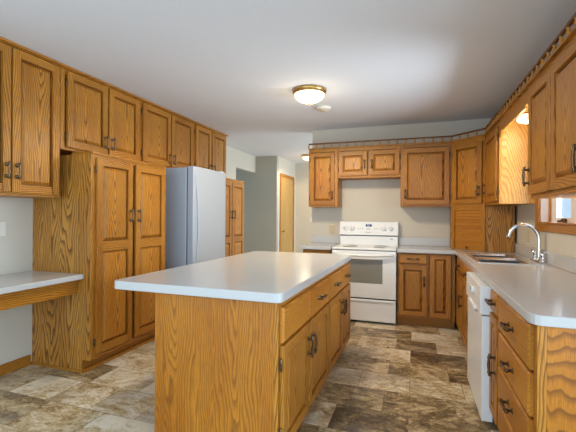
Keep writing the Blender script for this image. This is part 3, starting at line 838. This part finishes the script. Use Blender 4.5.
# oven door with frame around a grey glass window
od = MB(); z0, z1 = 0.305, 0.858; wx0, wx1, wz0, wz1 = 0.075, w - 0.155, 0.475, 0.76
for a, b, c_, e in ((0.004, wx0, z0, z1), (wx1, w - 0.004, z0, z1), (wx0, wx1, z0, wz0), (wx0, wx1, wz1, z1)): od.box(fr, a, b, c_, e, 0.001, 0.04)
ov = part(od, 'oven_door', WHITE, rg)
part(MB().box(fr, wx0 - 0.002, wx1 + 0.002, wz0 - 0.002, wz1 + 0.002, 0.01, 0.036), 'oven_window', GREYGL, ov)
hp = [fr(0.03 + (w - 0.06) * i / 12, 0.82 - 0.012 * math.sin(math.pi * i / 12), 0.078 + 0.016 * math.sin(math.pi * i / 12)) for i in range(13)]
hh = MB().tube(hp, 0.015, 10)
for u in (0.045, w - 0.045): hh.box(fr, u - 0.016, u + 0.016, 0.806, 0.834, 0.039, 0.08)
part(hh, 'handle', WHITE, ov)
part(MB().box(fr, 0.006, w - 0.006, 0.287, 0.304, -0.002, 0.02), 'door_gap', DARK, rg)
sd = part(MB().box(fr, 0.004, w - 0.004, 0.035, 0.286, 0.001, 0.04), 'storage_drawer', WHITE, rg, 0.006)
part(MB().box(fr, 0.05, w - 0.05, 0.262, 0.28, 0.038, 0.052), 'drawer_lip', WHITE, sd, 0.004)
part(MB().box(fr, 0.03, w - 0.03, 0.0, 0.034, -0.45, -0.03), 'plinth', DARK, rg)

# ------------------------------------------------------------------ island
IX0, IX1, IY0, IY1 = -1.320, -0.606, 1.692, 3.575
il = thing('island_cabinet', 'oak kitchen island with four drawers and four doors on its right side', 'island', (-1.0, 2.68, 0))
fr = Fr(IX1, IY0, 0, 1); w = IY1 - IY0
m = MB(); m.box(fr, 0.021, w, 0.1, ZB, -(IX1 - IX0), -0.019, 'w'); part(m, 'body', OAK, il)
f_ = MB(); st = [0.0, 0.96, w - 0.035]
f_.box(fr, 0.0, 0.035, 0.1, ZB, -0.019, 0, 'w'); f_.box(fr, w - 0.035, w, 0.1, ZB, -0.019, 0, 'w')
cuts = [(2.1575 - IY0), (2.670 - IY0), (3.151 - IY0)]
for c_ in cuts: f_.box(fr, c_ - 0.015, c_ + 0.015, 0.1, ZB, -0.019, 0, 'w')
eds = [0.035] + [q for c_ in cuts for q in (c_ - 0.015, c_ + 0.015)] + [w - 0.035]
for a, b in zip(eds[::2], eds[1::2]):
    for z0, z1 in ((0.1, 0.125), (0.625, 0.655), (ZB - 0.03, ZB)): f_.box(fr, a, b, z0, z1, -0.019, 0, 'u')
part(f_, 'face_frame', OAK, il, 0.0015)
# veneered end panel facing the camera, in two sheets
ep = MB(); e3 = (IX1 - IX0 - 0.02) / 2
for k in range(2): ep.wbox(IX0 + e3 * k, IX0 + e3 * (k + 1), IY0, IY0 + 0.02, 0.0, ZB)
part(ep, 'end_panel', OAKP, il)
part(MB().wbox(IX1 - 0.02, IX1, IY0 - 0.0005, IY0 + 0.02, 0.0, ZB), 'corner_stile', OAK, il, 0.001)
part(MB().box(fr, 0.021, w - 0.02, 0, 0.099, -(IX1 - IX0) + 0.02, -0.07, 'u'), 'toe_kick', OAK, il)
spans = [(1.714, 2.150), (2.165, 2.657), (2.683, 3.143), (3.159, 3.555)]
for i, (a, b) in enumerate(spans):
    a -= IY0; b -= IY0
    drawer(il, fr, a, b, 0.648, 0.822, 0.0005, handle=(i != 0), hl=0.12)
    door(il, fr, a, b, 0.118, 0.635, 0.0005, hand='rl'[i % 2], hw=0.505, hinges='l' if i == 0 else '', sw=0.052)
it = MB(); r = 0.035
TX0, TX1, TY0, TY1 = -1.582, -0.578, 1.652, 3.585
def rounded(x0, x1, y0, y1, r, n=5):
    out = []
    for cx, cy, a0 in ((x1 - r, y0 + r, -90), (x1 - r, y1 - r, 0), (x0 + r, y1 - r, 90), (x0 + r, y0 + r, 180)):
        for k in range(n + 1):
            a = math.radians(a0 + 90 * k / n); out.append((cx + r * math.cos(a), cy + r * math.sin(a)))
    return out
it.prism(rounded(TX0, TX1, TY0, TY1, r), ZB + 0.002, ZT + 0.006)
itop = it.build('island_countertop', LAM, None, Vector((-1.0, 2.68, ZB)), 0.005)
il.rotation_euler = itop.rotation_euler = (0, 0, -0.0105)
tag(itop, 'white laminate island top with rounded corners, on the oak island', 'countertop')

# ------------------------------------------------------------------ lamps and small fittings
def flush_light(loc, r, h, label, power):
    x, y, z = loc
    t = thing('ceiling_light', label, 'lamp', loc, 'flush ceiling lights')
    part(MB().lathe(loc, [(r * 1.0, -0.001), (r * 1.03, -0.01), (r * 1.0, -0.024), (r * 0.93, -0.04), (r * 0.88, -0.042)], 36), 'pan', BRASS, t, label='brass pan')
    prof = [(r * 0.92 * math.cos(a), -0.041 - (h - 0.041) * math.sin(a)) for a in [math.radians(90 * k / 8) for k in range(9)]]
    part(MB().lathe(loc, prof, 36), 'glass_dome', DOME, t, label='lit frosted glass bowl')
    part(MB().lathe((x, y, z - h), [(0.006, 0.004), (0.013, -0.002), (0.009, -0.012), (0.011, -0.018), (0.003, -0.026)], 12), 'finial', BRASS, t)
    sp_ = bpy.data.lights.new(t.name + '_downlight', 'SPOT'); sp_.energy = power; sp_.color = (1.0, 0.82, 0.56)
    sp_.spot_size = math.radians(172); sp_.spot_blend = 0.25; sp_.shadow_soft_size = 0.12
    so = bpy.data.objects.new(t.name + '_downlight', sp_); so.location = (x, y, z - h - 0.05); COL.objects.link(so)
    point_light(t.name + '_bulb', (x, y, z - h - 0.09), power * 0.05, (1.0, 0.84, 0.60), 0.12)
    return t


flush_light((-0.96, 3.45, ZC), 0.158, 0.122, 'lit brass and glass flush light on the kitchen ceiling', 72)
flush_light((-1.99, 7.1, ZC), 0.13, 0.11, 'lit flush light on the hall ceiling, partly behind the wall cabinet', 34)
sd = thing('smoke_detector', 'round off white smoke detector on the ceiling past the lamp', 'smoke detector', (-0.955, 4.03, ZC))
part(MB().lathe((-0.955, 4.03, ZC), [(0.085, -0.001), (0.085, -0.012), (0.074, -0.03), (0.05, -0.036), (0.01, -0.036)], 28), 'base', OFFW, sd)
part(MB().lathe((-0.955, 4.03, ZC - 0.036), [(0.034, 0), (0.032, -0.01), (0.01, -0.012)], 20), 'sensor', ALMOND, sd)
LX, LY = 0.86, 3.50
sl = thing('sink_light', 'small lit lamp under the valance board above the sink', 'lamp', (LX, LY, ZU1 - 0.013))
z = ZU1 - 0.013
part(MB().lathe((LX, LY, z), [(0.055, -0.001), (0.055, -0.008), (0.02, -0.012), (0.014, -0.016), (0.03, -0.02), (0.034, -0.026)], 20), 'holder', BRASS, sl)
part(MB().lathe((LX, LY, z - 0.026), [(0.034, 0), (0.056, -0.008), (0.074, -0.026), (0.078, -0.042), (0.066, -0.058), (0.03, -0.07), (0.005, -0.072)], 24), 'shade', DOMES, sl, label='glowing glass shade')
point_light('sink_light_bulb', (LX - 0.0, LY + 0.0, z - 0.15), 2.6, (1.0, 0.87, 0.62), 0.05)


def plate(loc, ndir, label, cat, name, mat, kind='outlet', group='wall plates'):
    t = thing(name, label, cat, loc, group); f = Fr(loc[0], loc[1], -ndir[1], ndir[0])
    part(MB().frustum(f, -0.036, 0.036, loc[2] - 0.058, loc[2] + 0.058, 0.0005, 0.006, 0.003), 'cover', mat, t)
    if kind == 'outlet':
        for s_ in (-1, 1):
            part(MB().box(f, -0.017, 0.017, loc[2] + s_ * 0.024 - 0.014, loc[2] + s_ * 0.024 + 0.014, 0.006, 0.008), 'socket', mat, t)
            for u in (-0.007, 0.007): pass
    else:
        part(MB().box(f, -0.006, 0.006, loc[2] - 0.012, loc[2] + 0.012, 0.006, 0.014), 'toggle', mat, t)


plate((-1.085, YB, 1.09), (0, -1), 'almond outlet plate on the wall left of the range', 'outlet', 'wall_outlet', ALMOND)
plate((XR, 4.10, 1.085), (-1, 0), 'almond outlet plate between the garage and the window', 'outlet', 'wall_outlet', ALMOND)
plate((XL, 2.06, 1.15), (1, 0), 'white outlet plate on the left wall above the desk', 'outlet', 'wall_outlet', OFFW)
plate((-2.22, 8.2, 1.19), (0, -1), 'light switch plate on the far hall wall beside the door', 'switch', 'light_switch', OFFW, 'switch')
